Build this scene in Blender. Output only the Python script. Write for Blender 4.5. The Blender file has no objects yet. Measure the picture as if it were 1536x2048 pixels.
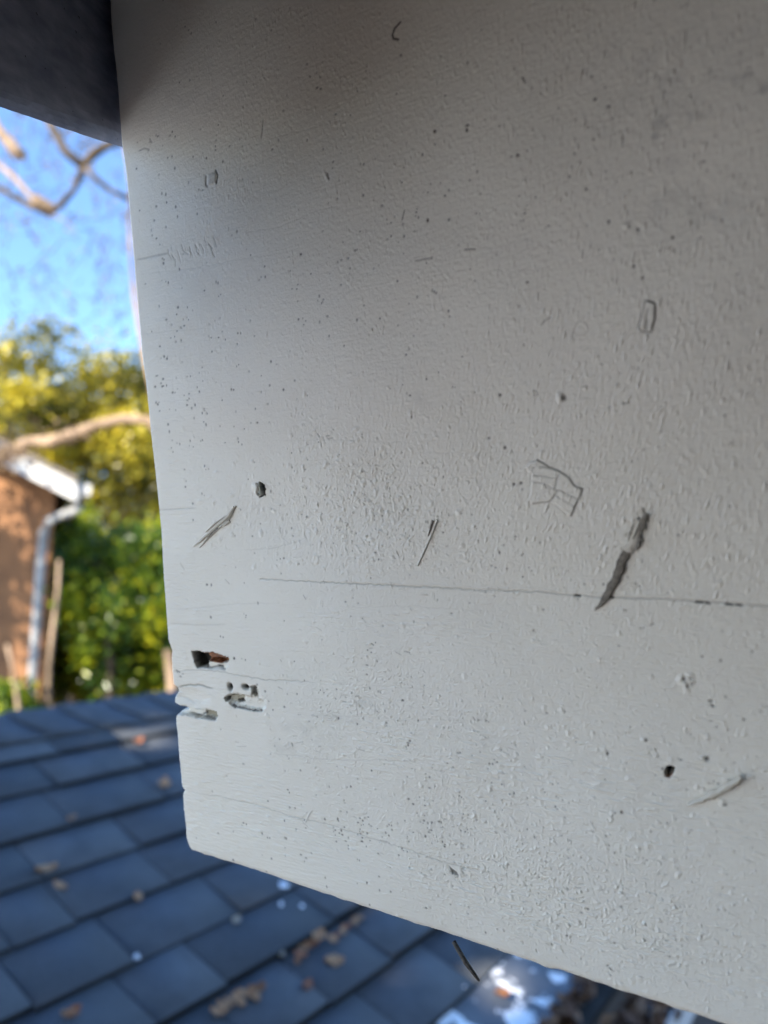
import bpy, math, random
import numpy as np
from mathutils import Vector
R_ = math.radians
rng = np.random.default_rng(7)
random.seed(7)
SC = bpy.context.scene
COL = SC.collection

# ------------------------------------------------------------------ camera
F_PX, CX, CY, PITCH = 1400.0, 768.0, 1024.0, R_(6.8)
cam_d = bpy.data.cameras.new('camera'); cam = bpy.data.objects.new('camera', cam_d); COL.objects.link(cam)
cam.location = (0, 0, 0); cam.rotation_euler = (math.pi/2 + PITCH, 0, 0)
cam_d.sensor_fit = 'VERTICAL'; cam_d.sensor_height = 36.0; cam_d.lens = 36.0*F_PX/2048
cam_d.clip_start = 0.01; cam_d.clip_end = 600
cam_d.dof.use_dof = True; cam_d.dof.focus_distance = 0.292; cam_d.dof.aperture_fstop = 5.5
SC.camera = cam
# ------------------------------------------------------------------ light
SUN = Vector((-0.50, -0.66, 0.56)).normalized()
w = bpy.data.worlds.new('World'); SC.world = w; w.use_nodes = True
nt = w.node_tree; nt.nodes.clear()
sky = nt.nodes.new('ShaderNodeTexSky'); sky.sky_type = 'NISHITA'; sky.sun_disc = False
sky.sun_elevation = math.asin(SUN.z); sky.sun_rotation = math.atan2(SUN.x, SUN.y)
sky.altitude = 0; sky.air_density = 1.0; sky.dust_density = 0.2; sky.ozone_density = 6
bg = nt.nodes.new('ShaderNodeBackground'); bg.inputs[1].default_value = 0.15
out = nt.nodes.new('ShaderNodeOutputWorld')
nt.links.new(sky.outputs[0], bg.inputs[0]); nt.links.new(bg.outputs[0], out.inputs[0])
sl = bpy.data.lights.new('sun', 'SUN'); sl.energy = 5.0; sl.angle = R_(0.53); sl.color = (1.0, 0.90, 0.76)
so = bpy.data.objects.new('sun', sl); COL.objects.link(so)
so.rotation_euler = SUN.to_track_quat('Z', 'Y').to_euler()
SC.view_settings.view_transform = 'Standard'; SC.view_settings.look = 'None'
SC.view_settings.exposure = 1.68; SC.view_settings.gamma = 1
SC.cycles.use_denoising = True
SC.cycles.max_bounces = 8

# ------------------------------------------------------------------ helpers
def ray(px, py):
    x, z = (px-CX)/F_PX, (CY-py)/F_PX
    c, s = math.cos(PITCH), math.sin(PITCH)
    return np.array([x, c - z*s, s + z*c])
def at(px, py, y):                      # the point of that sight line at distance y ahead
    r = ray(px, py); return r*(y/r[1])
def tag(o, label=None, cat=None, group=None, kind=None):
    if label: o['label'] = label
    if cat: o['category'] = cat
    if group: o['group'] = group
    if kind: o['kind'] = kind
    return o
def empty(name, loc, label=None, cat=None, group=None):
    o = bpy.data.objects.new(name, None); COL.objects.link(o); o.location = loc
    return tag(o, label, cat, group)
def link(name, me, m, parent=None, loc=None, smooth=False):
    o = bpy.data.objects.new(name, me); COL.objects.link(o)
    if m is not None:
        for q in (m if isinstance(m, (list, tuple)) else [m]): me.materials.append(q)
    if parent is not None:
        o.parent = parent
        if loc is None:
            me.transform(__import__('mathutils').Matrix.Translation(-parent.location))
    if loc is not None: o.location = loc
    if smooth: me.shade_smooth()
    return o
def mesh_np(name, V, Fc, attrs=None):
    """V (n,3), Fc (m,k) with k = 3 or 4"""
    V = np.asarray(V, np.float32); Fc = np.asarray(Fc, np.int32)
    me = bpy.data.meshes.new(name)
    k = Fc.shape[1]
    me.vertices.add(len(V)); me.vertices.foreach_set('co', V.ravel())
    me.loops.add(Fc.size); me.loops.foreach_set('vertex_index', Fc.ravel())
    me.polygons.add(len(Fc)); me.polygons.foreach_set('loop_start', np.arange(0, Fc.size, k, dtype=np.int32))
    me.update(calc_edges=True)
    for n, a in (attrs or {}).items():
        at_ = me.attributes.new(n, 'FLOAT', 'POINT'); at_.data.foreach_set('value', np.asarray(a, np.float32).ravel())
    return me
class MB:
    def __init__(s): s.v = []; s.f = []; s.mi = []
    def add(s, v, f, mi=0):
        n = len(s.v); s.v += [tuple(map(float, p)) for p in v]
        s.f += [tuple(i+n for i in q) for q in f]; s.mi += [mi]*len(f)
    def hexa(s, p, mi=0):               # 8 corners: bottom 4 ccw, top 4 ccw
        s.add(p, [(3,2,1,0),(4,5,6,7),(0,1,5,4),(1,2,6,5),(2,3,7,6),(3,0,4,7)], mi)
    def box(s, o, ux, uy, uz, mi=0):    # origin corner + 3 edge vectors
        o, ux, uy, uz = map(np.array, (o, ux, uy, uz))
        s.hexa([o, o+ux, o+ux+uy, o+uy, o+uz, o+ux+uz, o+ux+uy+uz, o+uy+uz], mi)
    def tube(s, pts, rad, n=8, mi=0, jit=0.0):
        pts = [np.array(p, float) for p in pts]; rings = []
        for i, p in enumerate(pts):
            d = pts[min(i+1, len(pts)-1)] - pts[max(i-1, 0)]; d /= (np.linalg.norm(d)+1e-12)
            u = np.cross(d, [0.3, 0.1, 0.95]); 
            if np.linalg.norm(u) < 1e-3: u = np.cross(d, [1, 0, 0])
            u /= np.linalg.norm(u); v = np.cross(d, u)
            r = rad[i]
            rings += [p + r*(1+jit*random.uniform(-1, 1))*(math.cos(t)*u + math.sin(t)*v) for t in [2*math.pi*k/n for k in range(n)]]
        f = []
        for i in range(len(pts)-1):
            for k in range(n):
                f.append((i*n+k, i*n+(k+1) % n, (i+1)*n+(k+1) % n, (i+1)*n+k))
        f.append(tuple(range(n-1, -1, -1))); f.append(tuple((len(pts)-1)*n+k for k in range(n)))
        s.add(rings, f, mi)
    def build(s, name, m, parent=None, smooth=False):
        me = bpy.data.meshes.new(name); me.from_pydata(s.v, [], s.f); me.validate(); 
        if len(me.polygons) == len(s.mi): me.polygons.foreach_set('material_index', s.mi)
        me.update()
        return link(name, me, m, parent, smooth=smooth)

# ---- materials
def mat(name, base=(.5, .5, .5), rough=.7, spec=.4):
    m = bpy.data.materials.new(name); m.use_nodes = True
    b = m.node_tree.nodes['Principled BSDF']
    b.inputs['Base Color'].default_value = (*base, 1); b.inputs['Roughness'].default_value = rough
    b.inputs['Specular IOR Level'].default_value = spec
    return m, m.node_tree, b
def nd(nt, t, **k):
    n = nt.nodes.new(t)
    for a, v in k.items(): setattr(n, a, v)
    return n
def noise(nt, scale, detail=4, stretch=None, rough=.55, coord='Object'):
    tc = nd(nt, 'ShaderNodeTexCoord'); mp = nd(nt, 'ShaderNodeMapping')
    if stretch: mp.inputs['Scale'].default_value = stretch
    nz = nd(nt, 'ShaderNodeTexNoise'); nz.inputs['Scale'].default_value = scale
    nz.inputs['Detail'].default_value = detail; nz.inputs['Roughness'].default_value = rough
    nt.links.new(tc.outputs[coord], mp.inputs[0]); nt.links.new(mp.outputs[0], nz.inputs['Vector'])
    return nz.outputs['Fac']
def ramp(nt, fac, stops):
    r = nd(nt, 'ShaderNodeValToRGB'); e = r.color_ramp.elements
    while len(e) < len(stops): e.new(.5)
    for q, (p, c) in zip(e, stops): q.position = p; q.color = (*c, 1)
    nt.links.new(fac, r.inputs[0]); return r.outputs[0]
def mixc(nt, fac, a, b, mode='MIX'):
    m = nd(nt, 'ShaderNodeMix', data_type='RGBA', blend_type=mode)
    for s, x in ((0, fac), (6, a), (7, b)):
        if isinstance(x, (tuple, float, int)):
            m.inputs[s].default_value = (*x, 1) if isinstance(x, tuple) else x
        else: nt.links.new(x, m.inputs[s])
    return m.outputs[2]
def mathn(nt, op, a, b=None, clamp=False):
    m = nd(nt, 'ShaderNodeMath', operation=op, use_clamp=clamp)
    for i, x in enumerate((a, b)):
        if x is None: continue
        if isinstance(x, (float, int)): m.inputs[i].default_value = x
        else: nt.links.new(x, m.inputs[i])
    return m.outputs[0]
def bump(nt, b, h, strength, dist):
    bp = nd(nt, 'ShaderNodeBump'); bp.inputs['Strength'].default_value = strength; bp.inputs['Distance'].default_value = dist
    nt.links.new(h, bp.inputs['Height']); nt.links.new(bp.outputs[0], b.inputs['Normal'])
def noisy(name, c1, c2, scale, rough=.8, stretch=None, bstr=.3, bdist=.01, spec=.3, lo=.35, hi=.65):
    m, nt, b = mat(name, c1, rough, spec)
    n = noise(nt, scale, 5, stretch)
    nt.links.new(ramp(nt, n, [(lo, c1), (hi, c2)]), b.inputs['Base Color'])
    bump(nt, b, n, bstr, bdist); return m
def attr(nt, n): 
    a = nd(nt, 'ShaderNodeAttribute'); a.attribute_name = n; return a.outputs['Fac']

PAINT = (0.845, 0.84, 0.775)
def paint_material(name, base, with_attr):
    m, nt, b = mat(name, base, .5, .4)
    n1 = noise(nt, 14, 4); n2 = noise(nt, 60, 5)
    c = mixc(nt, mathn(nt, 'MULTIPLY', n1, .5), base, (base[0]*.86, base[1]*.89, base[2]*.93))
    c = mixc(nt, mathn(nt, 'MULTIPLY', n2, .25), c, (base[0]*1.1, base[1]*1.08, base[2]*1.0))
    if with_attr:
        c = mixc(nt, attr(nt, 'smudge'), c, (0.20, 0.215, 0.235))
        wn = ramp(nt, noise(nt, 420, 5, (1, 1, 5)), [(.3, (.05, .02, .01)), (.5, (.26, .09, .03)), (.7, (.38, .17, .07))])
        c = mixc(nt, attr(nt, 'wood'), c, wn)
        c = mixc(nt, attr(nt, 'khaki'), c, (0.30, 0.28, 0.20))
        c = mixc(nt, attr(nt, 'dirt'), c, (0.012, 0.011, 0.010))  # near-black: real specks, plus shade painted into holes and beside raised paint
    nt.links.new(c, b.inputs['Base Color'])
    nt.links.new(ramp(nt, n2, [(.3, (.42,)*3), (.7, (.58,)*3)]), b.inputs['Roughness'])
    f = noise(nt, 1100, 3); bump(nt, b, f, .5, .00025)
    return m
M = {}
M['paint'] = paint_material('weathered_paint', PAINT, True)
M['paint_plain'] = paint_material('plain_paint', PAINT, False)
M['trim_paint'] = paint_material('trim_paint', (0.42, 0.42, 0.42), False)
M['splinter_paint'] = paint_material('splinter_paint', (.62, .60, .53), False)
M['splinter_wood'] = noisy('splinter_wood', (.14, .132, .115), (.29, .27, .235), 700, .85, None, .6, .0003)
M['grey_wood'] = noisy('grey_bare_wood', (.18, .175, .16), (.34, .33, .30), 900, .85, (1, 1, 1), .5, .0003)
M['dark_wood'] = noisy('dark_bare_wood', (.045, .04, .035), (.11, .10, .09), 900, .85, None, .5, .0003)

# ------------------------------------------------------------------ the board: a plane found from the photograph
def cam2w(v):
    c, s = math.cos(PITCH), math.sin(PITCH); return np.array([v[0], v[1]*c - v[2]*s, v[1]*s + v[2]*c])
eA = cam2w((1.8, -1, -.017)); eA /= np.linalg.norm(eA)            # along the grain, to the right and nearer
eB = cam2w((.057, .12, -.99)); eB -= (eB@eA)*eA; eB /= np.linalg.norm(eB)   # down the face
eN = np.cross(eA, eB); eN *= (-1 if eN[1] > 0 else 1); eN /= np.linalg.norm(eN)   # out of the face
O = ray(700, 1100)*.28
def pl(px, py):
    r = ray(px, py); P = r*((eN@O)/(eN@r)) - O; return float(P@eA), float(P@eB)
def onb(a, b, h=0.): return O + a*eA + b*eB + h*eN
def pxs(px, py):                        # metres per photo pixel there
    r = ray(px, py); return ((eN@O)/(eN@r))/F_PX

B_BOT = 0.1578
edge_px = [(205,-150),(211,-60),(218,0),(221,50),(226,110),(228,125),(233,180),(240,285),(249,350),(257,420),(264,500),(275,640),(281,700),(290,770),(299,860),(308,940),(319,1060),(326,1160),(333,1250),
           (335,1280),(342,1301),(341,1319),(342,1345),(344,1368),(353,1377),(352,1385),(345,1397),(347,1405),(356,1411),(368,1415),(368,1423),(353,1426),(350,1434),(350,1446),(353,1467),(356,1500),(360,1545),
           (362,1572),(368,1580),(364,1588),(366,1620),(370,1650),(372,1675),(380,1700),(381,1725)]
eb = np.array([pl(*p) for p in edge_px]); o_ = np.argsort(eb[:, 1]); eb = eb[o_]
def a_left(b):
    return np.interp(b, eb[:, 1], eb[:, 0])
cols = [-.105]
while cols[-1] < .42:
    c = cols[-1]; cols.append(c + (np.interp(c, [-.105, .15], [.00030, .00021]) if c < .152 else min(.008, .00021 + (c-.152)*.08)))
cols = np.array(cols)
rows = [B_BOT]
while rows[-1] > -.36:
    c = rows[-1]; rows.append(c - (.00029 if c > -.243 else min(.008, .00029 + (-.243-c)*.1)))
rows = np.array(rows[::-1])
NA, NB = len(cols), len(rows)
H = np.zeros((NB, NA), np.float32)      # metres, out of the face
AT = {k: np.zeros((NB, NA), np.float32) for k in ('dirt', 'wood', 'khaki', 'smudge')}
AL = a_left(rows)
S0 = cols - cols[0]
# plane coordinates of every grid vertex: the ragged end is blended out over 12 mm
GA = cols[None, :] + (AL - cols[0])[:, None]*np.exp(-S0/.012)[None, :]
GB = np.repeat(rows[:, None], NA, 1)
# --- anisotropic noise fields in board millimetres
def field(la, lb, seed, tilt=0., pw=2.0):
    """band-passed gaussian noise; la, lb = typical feature size in mm along a and b"""
    na, nb_, st = 2048, 2048, .27
    g = np.random.default_rng(seed).standard_normal((nb_, na)).astype(np.float32)
    fa = np.fft.rfftfreq(na, st)[None, :]; fb = np.fft.fftfreq(nb_, st)[:, None]
    ca, sa = math.cos(tilt), math.sin(tilt)
    ra, rb = fa*ca+fb*sa, -fa*sa+fb*ca
    k = np.sqrt((ra*la)**2 + (rb*lb)**2)
    z = np.fft.irfft2(np.fft.rfft2(g)*(k**pw)*np.exp(-k**2*1.2), s=(nb_, na)); z /= z.std()
    ia = np.clip(((cols+.11)*1000/st), 0, na-2); ib = np.clip(((rows+.37)*1000/st) % (nb_-2), 0, nb_-2)
    a0 = ia.astype(int); wa = (ia-a0)[None, :]; b0 = ib.astype(int); wb = (ib-b0)[:, None]
    z = z[b0]*(1-wb) + z[b0+1]*wb
    return (z[:, a0]*(1-wa) + z[:, a0+1]*wa).astype(np.float32)
def sm(x, lo, hi):
    t = np.clip((x-lo)/(hi-lo), 0, 1); return t*t*(3-2*t)
def blob(px, py, rx, ry, lo=0., hi=1.):
    """soft 0..1 mask around a photo point, radii in photo pixels"""
    a, b = pl(px, py); s = pxs(px, py)
    return np.exp(-(((GA-a)/(rx*s))**2 + ((GB-b)/(ry*s))**2)).astype(np.float32)
up = 1 - sm(GB, -.02, .05)                       # 1 in the upper, roller-stippled part
left = (1 - sm(GA, -.10, -.045))                   # smooth end of the board
big = field(28, 22, 1, pw=1.0); med = field(9, 9, 8, pw=1.)
def sp(x, th): return (1.9*np.clip(x-th, 0, 3)).astype(np.float32)      # only the crests: sparse marks on a smooth film
v1 = field(.85, 2.8, 2, .12); v2 = field(1.25, 4.6, 3, .28); v3 = field(2.6, 7., 14, .2)
stip = field(.9, 1.05, 4); stip2 = field(2.0, 1.9, 9); dapple = field(5, 5, 15)
hz = field(9, .62, 5, .03); hz2 = field(24, 1.2, 6, -.02); wv = field(.62, 1.5, 16, .05)
env = np.clip(.55 + .55*big, .08, 1.6); env2 = np.clip(.5+.6*med, .03, 1.9); env3 = np.clip(.5+.6*dapple, .03, 1.8)
right = sm(GA, .02, .12); low = 1-up
rough_zone = np.clip(1.0*blob(700, 1020, 190, 130) + .9*blob(760, 1400, 330, 120) + .8*blob(1050, 1720, 420, 130) + .4*blob(950, 1000, 300, 200)
                     + .9*blob(1250, 1860, 300, 90) + .5*blob(600, 1480, 120, 90) + .3*blob(1250, 1350, 260, 160), 0, 1.2)
brush = np.clip(blob(520, 1640, 200, 90) + .8*blob(1100, 1560, 500, 90) + .8*blob(1000, 1800, 500, 60) + .7*blob(800, 1250, 300, 30), 0, 1.2)
lowl = left*sm(GB, -.14, -.02)
H += 1e-6*(v1*(7*up*(1-.6*left) + 3*low) + sp(v1, .9)*(30*up*(1-.6*left)*env + 12*low*env3) + sp(-v1, 1.2)*-14*up*env2*(1-.6*left))
H += 1e-6*(v2*(5*up + 9*up*right) + sp(v2, .8)*(46*up*right*env2 + 16*up*env3) + v3*6*up + sp(v3, 1.)*26*up*right*env3)
H += 1e-6*(wv*6 + field(.5, .55, 31)*(4 + 3*low) + stip*(6 + 9*rough_zone + 3*low) + sp(stip, .9)*(7 + 80*rough_zone*env2 + 12*low*env3) + sp(stip2, 1.0)*(8 + 58*rough_zone*env3) + stip2*3.5)
hf = field(5, .42, 21, .02)
H += 1.5e-6*(hz*(3 + 13*lowl + 12*brush + 5*low) + sp(hz, .8)*(24*lowl + 40*brush*env3 + 18*low*env2) + hz2*(4 + 10*lowl + 13*brush + 4*low) + sp(hz2, .8)*26*brush + hf*(2 + 5*lowl + 5*low))
H *= 1.35 + .15*low
H += 1e-6*(field(60, 45, 11, pw=1.)*130)
# ---- drawn features
def win(a0, a1, b0, b1):
    i0, i1 = np.searchsorted(cols, [a0-.002, a1+.002]); j0, j1 = np.searchsorted(rows, [b0, b1])
    return slice(max(j0-1, 0), j1+1), slice(max(i0-2, 0), i1+2)
def seg_dist(sl, pts):
    A, B = GA[sl], GB[sl]; D = np.full(A.shape, 9., np.float32); T = np.zeros_like(D)
    L = 0; tot = sum(math.dist(p, q) for p, q in zip(pts, pts[1:])) + 1e-9
    for p, q in zip(pts, pts[1:]):
        d = np.array(q)-np.array(p); ll = d@d+1e-14
        t = np.clip(((A-p[0])*d[0] + (B-p[1])*d[1])/ll, 0, 1)
        dd = np.hypot(A-p[0]-t*d[0], B-p[1]-t*d[1]); m = dd < D
        D = np.where(m, dd, D); T = np.where(m, (L+t*math.sqrt(ll))/tot, T); L += math.sqrt(ll)
    return D, T
def stroke(ppts, wpx, h=0., dirt=0., taper=True, wob=0., k='dirt', side=0.):
    """a line on the face: width in photo px, height in mm (negative = groove)"""
    pts = [pl(*p) for p in ppts]
    if wob:
        q = []
        for p, r in zip(pts, pts[1:]):
            n = max(2, int(math.dist(p, r)/.0016))
            for i in range(n): t = i/n; q.append((p[0]*(1-t)+r[0]*t + random.uniform(-wob, wob)*.0005, p[1]*(1-t)+r[1]*t + random.uniform(-wob, wob)*.0005))
        pts = q + [pts[-1]]
    s = pxs(*ppts[len(ppts)//2]); wm = max(wpx*s*.5, .00016)
    P = np.array(pts); sl = win(P[:, 0].min()-3*wm, P[:, 0].max()+3*wm, P[:, 1].min()-3*wm, P[:, 1].max()+3*wm)
    D, T = seg_dist(sl, pts); e = np.exp(-(D/wm)**2)
    if taper: e = e*np.clip(np.minimum(T, 1-T)*7, .05, 1)
    if h: H[sl] += e*h*.001
    if dirt: AT[k][sl] = np.maximum(AT[k][sl], np.clip(e*1.25, 0, 1)*dirt)
def inpoly(sl, pts):
    A, B = GA[sl], GB[sl]; ins = np.zeros(A.shape, bool); n = len(pts)
    for i in range(n):
        (x0, y0), (x1, y1) = pts[i], pts[(i+1) % n]
        if y0 == y1: continue
        c = ((y0 > B) != (y1 > B)) & (A < (x1-x0)*(B-y0)/(y1-y0)+x0); ins ^= c
    return ins
def patch(ppts, h, soft_px=2., **att):
    """raised / sunk polygon: signed distance gives a soft shoulder"""
    pts = [pl(*p) for p in ppts]; P = np.array(pts); s = pxs(*ppts[0]); sf = soft_px*s
    sl = win(P[:, 0].min()-2*sf, P[:, 0].max()+2*sf, P[:, 1].min()-2*sf, P[:, 1].max()+2*sf)
    D, _ = seg_dist(sl, pts+[pts[0]]); ins = inpoly(sl, pts); sd = np.where(ins, D, -D)
    sd = sd + s*(1.3*stip[sl] + 1.0*stip2[sl])*(.55 if soft_px < 3.5 else .8)*(h < -.5)
    m = sm(sd, -sf, sf)
    H[sl] += m*h*.001
    for k, v in att.items(): AT[k][sl] = np.maximum(AT[k][sl], m*v)
    return sl, m
def dot(px, py, r, h=-.3, dirt=1., k='dirt'):
    a, b = pl(px, py); s = pxs(px, py); rr = max(r*s, .00022)
    sl = win(a-2.5*rr, a+2.5*rr, b-2.5*rr, b+2.5*rr)
    q = random.uniform(.75, 1.3)
    d = np.hypot((GA[sl]-a)*q, (GB[sl]-b)/q)/rr; e = np.exp(-d**2.6*.9)
    H[sl] += e*h*.001
    if dirt: AT[k][sl] = np.maximum(AT[k][sl], np.clip(e*1.15, 0, 1)*dirt)
# pin holes: scattered, thicker in the bands the photo shows
def onface(x, y): return x > np.interp(y, [0, 1700], [232, 392]) and y < 1722 + (x-380)*.305 and -60 < y
clusters = [(370,700,70,190,75),(330,600,30,150,22),(420,280,90,60,16),(470,760,120,120,22),(600,480,230,160,40),(900,420,230,160,26),(700,560,160,90,24),
            (740,1665,60,30,34),(600,1640,110,70,30),(860,1640,110,60,26),(850,1520,120,60,20),(560,1750,150,50,20),(900,1650,60,25,20),(700,1130,250,60,26),
            (1100,1110,120,60,22),(1250,1180,80,60,10),(1000,800,250,120,24),(1150,480,200,150,14),(650,330,250,160,22),(900,150,250,90,14),(450,100,140,90,14),
            (1050,1650,250,100,30),(1250,1600,200,100,20),(1000,1850,280,60,26),(430,900,80,70,16),(760,1280,300,90,18),(1400,1400,90,140,14),(640,1400,90,60,14)]
for cx_, cy_, sx, sy, n in clusters:
    for _ in range(n):
        x, y = random.gauss(cx_, sx*.8), random.gauss(cy_, sy*.8)
        if onface(x, y):
            r = random.choice([1.5, 1.8, 2.0, 2.3, 2.6]); dot(x, y, r*.95, -.10, random.uniform(.3, .82))
            if random.random() < .12: dot(x+random.uniform(3, 9), y+random.uniform(-4, 7), r*.9, -.1, .7)
for _ in range(110):
    x, y = random.uniform(240, 1530), random.uniform(0, 2040)
    if onface(x, y): dot(x, y, random.choice([1.5, 2, 2.5]), -.1, random.uniform(.3, .8))
# nibs of dried paint: raised crumbs
for _ in range(1300):
    z = random.random()
    if z < .35: x, y = random.gauss(700, 130), random.gauss(1020, 90)
    elif z < .8: x, y = random.gauss(1150, 260), random.gauss(1700, 170)
    else: x, y = random.uniform(400, 1530), random.uniform(900, 2040)
    if onface(x, y):
        r = random.choice([2, 2.5, 3, 3.5, 4.5]); dot(x, y, r, .038*r*random.uniform(.5, 1.6), 0)
        if random.random() < .2: dot(x+r*1.3, y+r*.5, 1.6, -.05, .45)  # dark dot right of the nib, its shadow painted in
for _ in range(330):                     # short wrinkles in the paint film
    z = random.random()
    if z < .45: x, y, an = random.gauss(720, 120), random.gauss(1040, 90), random.gauss(1.3, .5)
    elif z < .8: x, y, an = random.gauss(1100, 230), random.gauss(1780, 110), random.gauss(.25, .5)
    else: x, y, an = random.gauss(640, 90), random.gauss(1430, 70), random.gauss(.3, .7)
    if onface(x, y):
        l = random.uniform(6, 22); dx, dy = math.cos(an)*l/2, math.sin(an)*l/2
        stroke([(x-dx, y-dy), (x+random.uniform(-3, 3), y+random.uniform(-3, 3)), (x+dx, y+dy)], 3, random.uniform(.05, .15), 0)
        if random.random() < .35: stroke([(x-dx+3, y-dy+2), (x+dx+3, y+dy+2)], 1.6, -.04, random.uniform(.15, .45))
# cracks along the grain
stroke([(520,1158),(600,1162),(700,1167),(840,1173),(960,1180),(1080,1184),(1190,1194),(1330,1198),(1450,1206),(1545,1212)], 2.7, -.26, .36, False, .5)
stroke([(590,1158),(700,1163),(840,1169),(960,1176),(1080,1180),(1180,1190)], 3.5, .10, 0, True, .6)
stroke([(740,1173),(840,1178),(960,1185),(1090,1190)], 3.0, .06, 0, True, .6)
for x0, y0, x1, y1 in [(1150,1191,1160,1192),(1213,1194,1226,1195),(1393,1204,1406,1205),(1412,1205,1419,1206),(1452,1208,1466,1209),(1473,1209,1484,1210)]:
    stroke([(x0, y0), (x1, y1)], 4.2, -.6, 1., False)
stroke([(364,1578),(400,1588),(440,1594),(520,1612),(580,1632),(650,1648),(720,1670),(820,1700),(900,1728),(960,1742),(1040,1760)], 2.2, -.16, .26, True, .5)
stroke([(340,1345),(380,1340),(440,1343),(480,1352),(540,1360),(640,1365)], 2.4, -.2, .26, True, .6)
stroke([(352,1376),(375,1370),(400,1371),(430,1378)], 3.4, -.4, .5, True, .4)
stroke([(320,1020),(350,1018),(395,1016)], 2.5, -.12, .25); stroke([(333,1218),(380,1217),(470,1208),(560,1206)], 2.5, -.08, .08, True, .4)
stroke([(335,1246),(400,1250),(455,1249)], 3, -.1, .15); stroke([(270,520),(340,505)], 4, -.1, .3)
for pts, d in [([(270,548),(360,540),(470,520),(600,500)], .12), ([(480,468),(560,452),(640,418),(720,408)], .10), ([(540,275),(620,255),(690,238)], .10), ([(280,668),(420,655)], .12),
               ([(640,1365),(760,1372),(900,1382)], .12), ([(540,1505),(660,1520),(760,1520),(870,1525)], .25), ([(480,1100),(540,1098),(600,1082),(620,1070)], .2),
               ([(830,905),(960,905),(1060,903)], .14), ([(600,1430),(730,1434),(850,1440),(960,1442)], .15), ([(1040,1500),(1200,1530),(1400,1560)], .1),
               ([(540,880),(700,880),(830,886)], .12), ([(560,930),(720,926),(880,936)], .1), ([(700,1215),(830,1212),(980,1222)], .12), ([(1290,802),(1345,800)], .25),
               ([(1290,822),(1335,821)], .2), ([(1100,1868),(1250,1895),(1420,1930)], .15), ([(1400,1885),(1530,1915)], .15)]:
    stroke(pts, 2.0, -.06, d*.55, True, .6)
for i in range(30):                      # brushed ridges at the lower left
    y = 1608 + i*4.6; x0 = 375 + random.uniform(0, 30)
    stroke([(x0, y), (x0+120, y+random.uniform(6, 14)), (x0+260+random.uniform(-60, 60), y+random.uniform(24, 40))], 2.6, random.uniform(.03, .10), 0, True, .25)
# comb-like gouge, left
for i in range(15):
    x = 338 + i*6.6 + random.uniform(-3.5, 3.5); y = 512 - i*1.6 + random.uniform(-9, 9)
    xx = random.uniform(-5, 5); stroke([(x-4, y-8-random.uniform(0, 8)), (x+xx, y), (x+4, y+4+random.uniform(0, 12))], random.uniform(2, 3.6), -.14, random.uniform(.08, .3))
    stroke([(x, y-12), (x+7, y+9)], 2.4, .07, 0)
# small scratches and hairs with their own shape
stroke([(801,44),(789,57),(785,70),(787,77),(797,79)], 3.6, -.1, 1., False)
stroke([(1045,155),(1050,165)], 2.4, -.1, .9, False); stroke([(1246,266),(1245,296)], 2.2, -.1, .5)
stroke([(809,417),(803,442)], 2.2, -.1, .7); stroke([(527,234),(525,262),(522,280)], 3, -.15, .35)
stroke([(650,345),(652,352),(656,362)], 5, .25, 0); stroke([(655,344),(659,360)], 2.4, -.1, .6)
stroke([(930,499),(951,498)], 2.2, -.1, .75, False); stroke([(828,522),(866,515)], 2.2, -.1, .55)
stroke([(1082,652),(1090,640),(1105,632)], 3.6, -.15, .35); stroke([(1145,662),(1143,672),(1139,688)], 3, .15, .25)
stroke([(1145,662),(1152,648),(1160,642),(1172,650),(1176,660),(1168,672),(1152,671),(1145,662)], 2.2, .1, .18, False)
stroke([(1390,660),(1398,686)], 3.4, .12, .15); stroke([(1243,807),(1261,804)], 3.4, -.12, .6)
stroke([(1068,792),(1066,781),(1073,783),(1076,790),(1067,792)], 2.2, .08, .4, False)
dot(1119, 795, 7, .55, 0); dot(1128, 796, 5, -.2, .8); dot(1253, 452, 6, .45, 0); dot(1259, 454, 3.5, -.12, .3)
for x, y in [(1365,1355),(1372,1368),(1378,1350),(1360,1362),(1374,1378),(1384,1362)]: dot(x+random.uniform(-3, 3), y, 5.5, .35, 0)
for x, y in [(1368,1358),(1382,1358),(1375,1372),(1384,1368)]: dot(x, y, 3.2, -.3, .75)
dot(1445, 1606, 6, .5, 0); dot(1450, 1609, 3.4, -.1, .55); dot(1288, 1478, 5, .4, 0); dot(1292, 1480, 3, -.1, .7)
dot(1414, 1518, 5, -.3, .85); dot(1406, 1515, 4, .3, .2)
dot(1215, 1507, 3.2, -.2, .9); dot(1244, 1624, 3, -.2, .9); dot(1421, 1402, 3.2, -.2, .9); dot(1426, 1412, 3, -.2, .9)
for x, y in [(1028,968),(1042,966),(1010,895),(1000,790),(855,440),(935,250),(1217,212),(1190,197),(934,260),(1036,310),(870,262),(1268,532),(1285,555),(1218,443),(1345,475),(1276,458)]:
    dot(x, y, 2.9, -.2, .9)
stroke([(412,348),(412,370),(418,374)], 4, -.2, .55); stroke([(431,340),(436,350),(433,366)], 3.2, -.3, .85, False)
patch([(417,350),(432,345),(431,366),(416,372)], .25, 2.5, smudge=.3)
stroke([(275,302),(288,296),(298,298),(294,304)], 3, -.12, .4); stroke([(298,275),(303,283),(297,282)], 4, -.12, .35)
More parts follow.
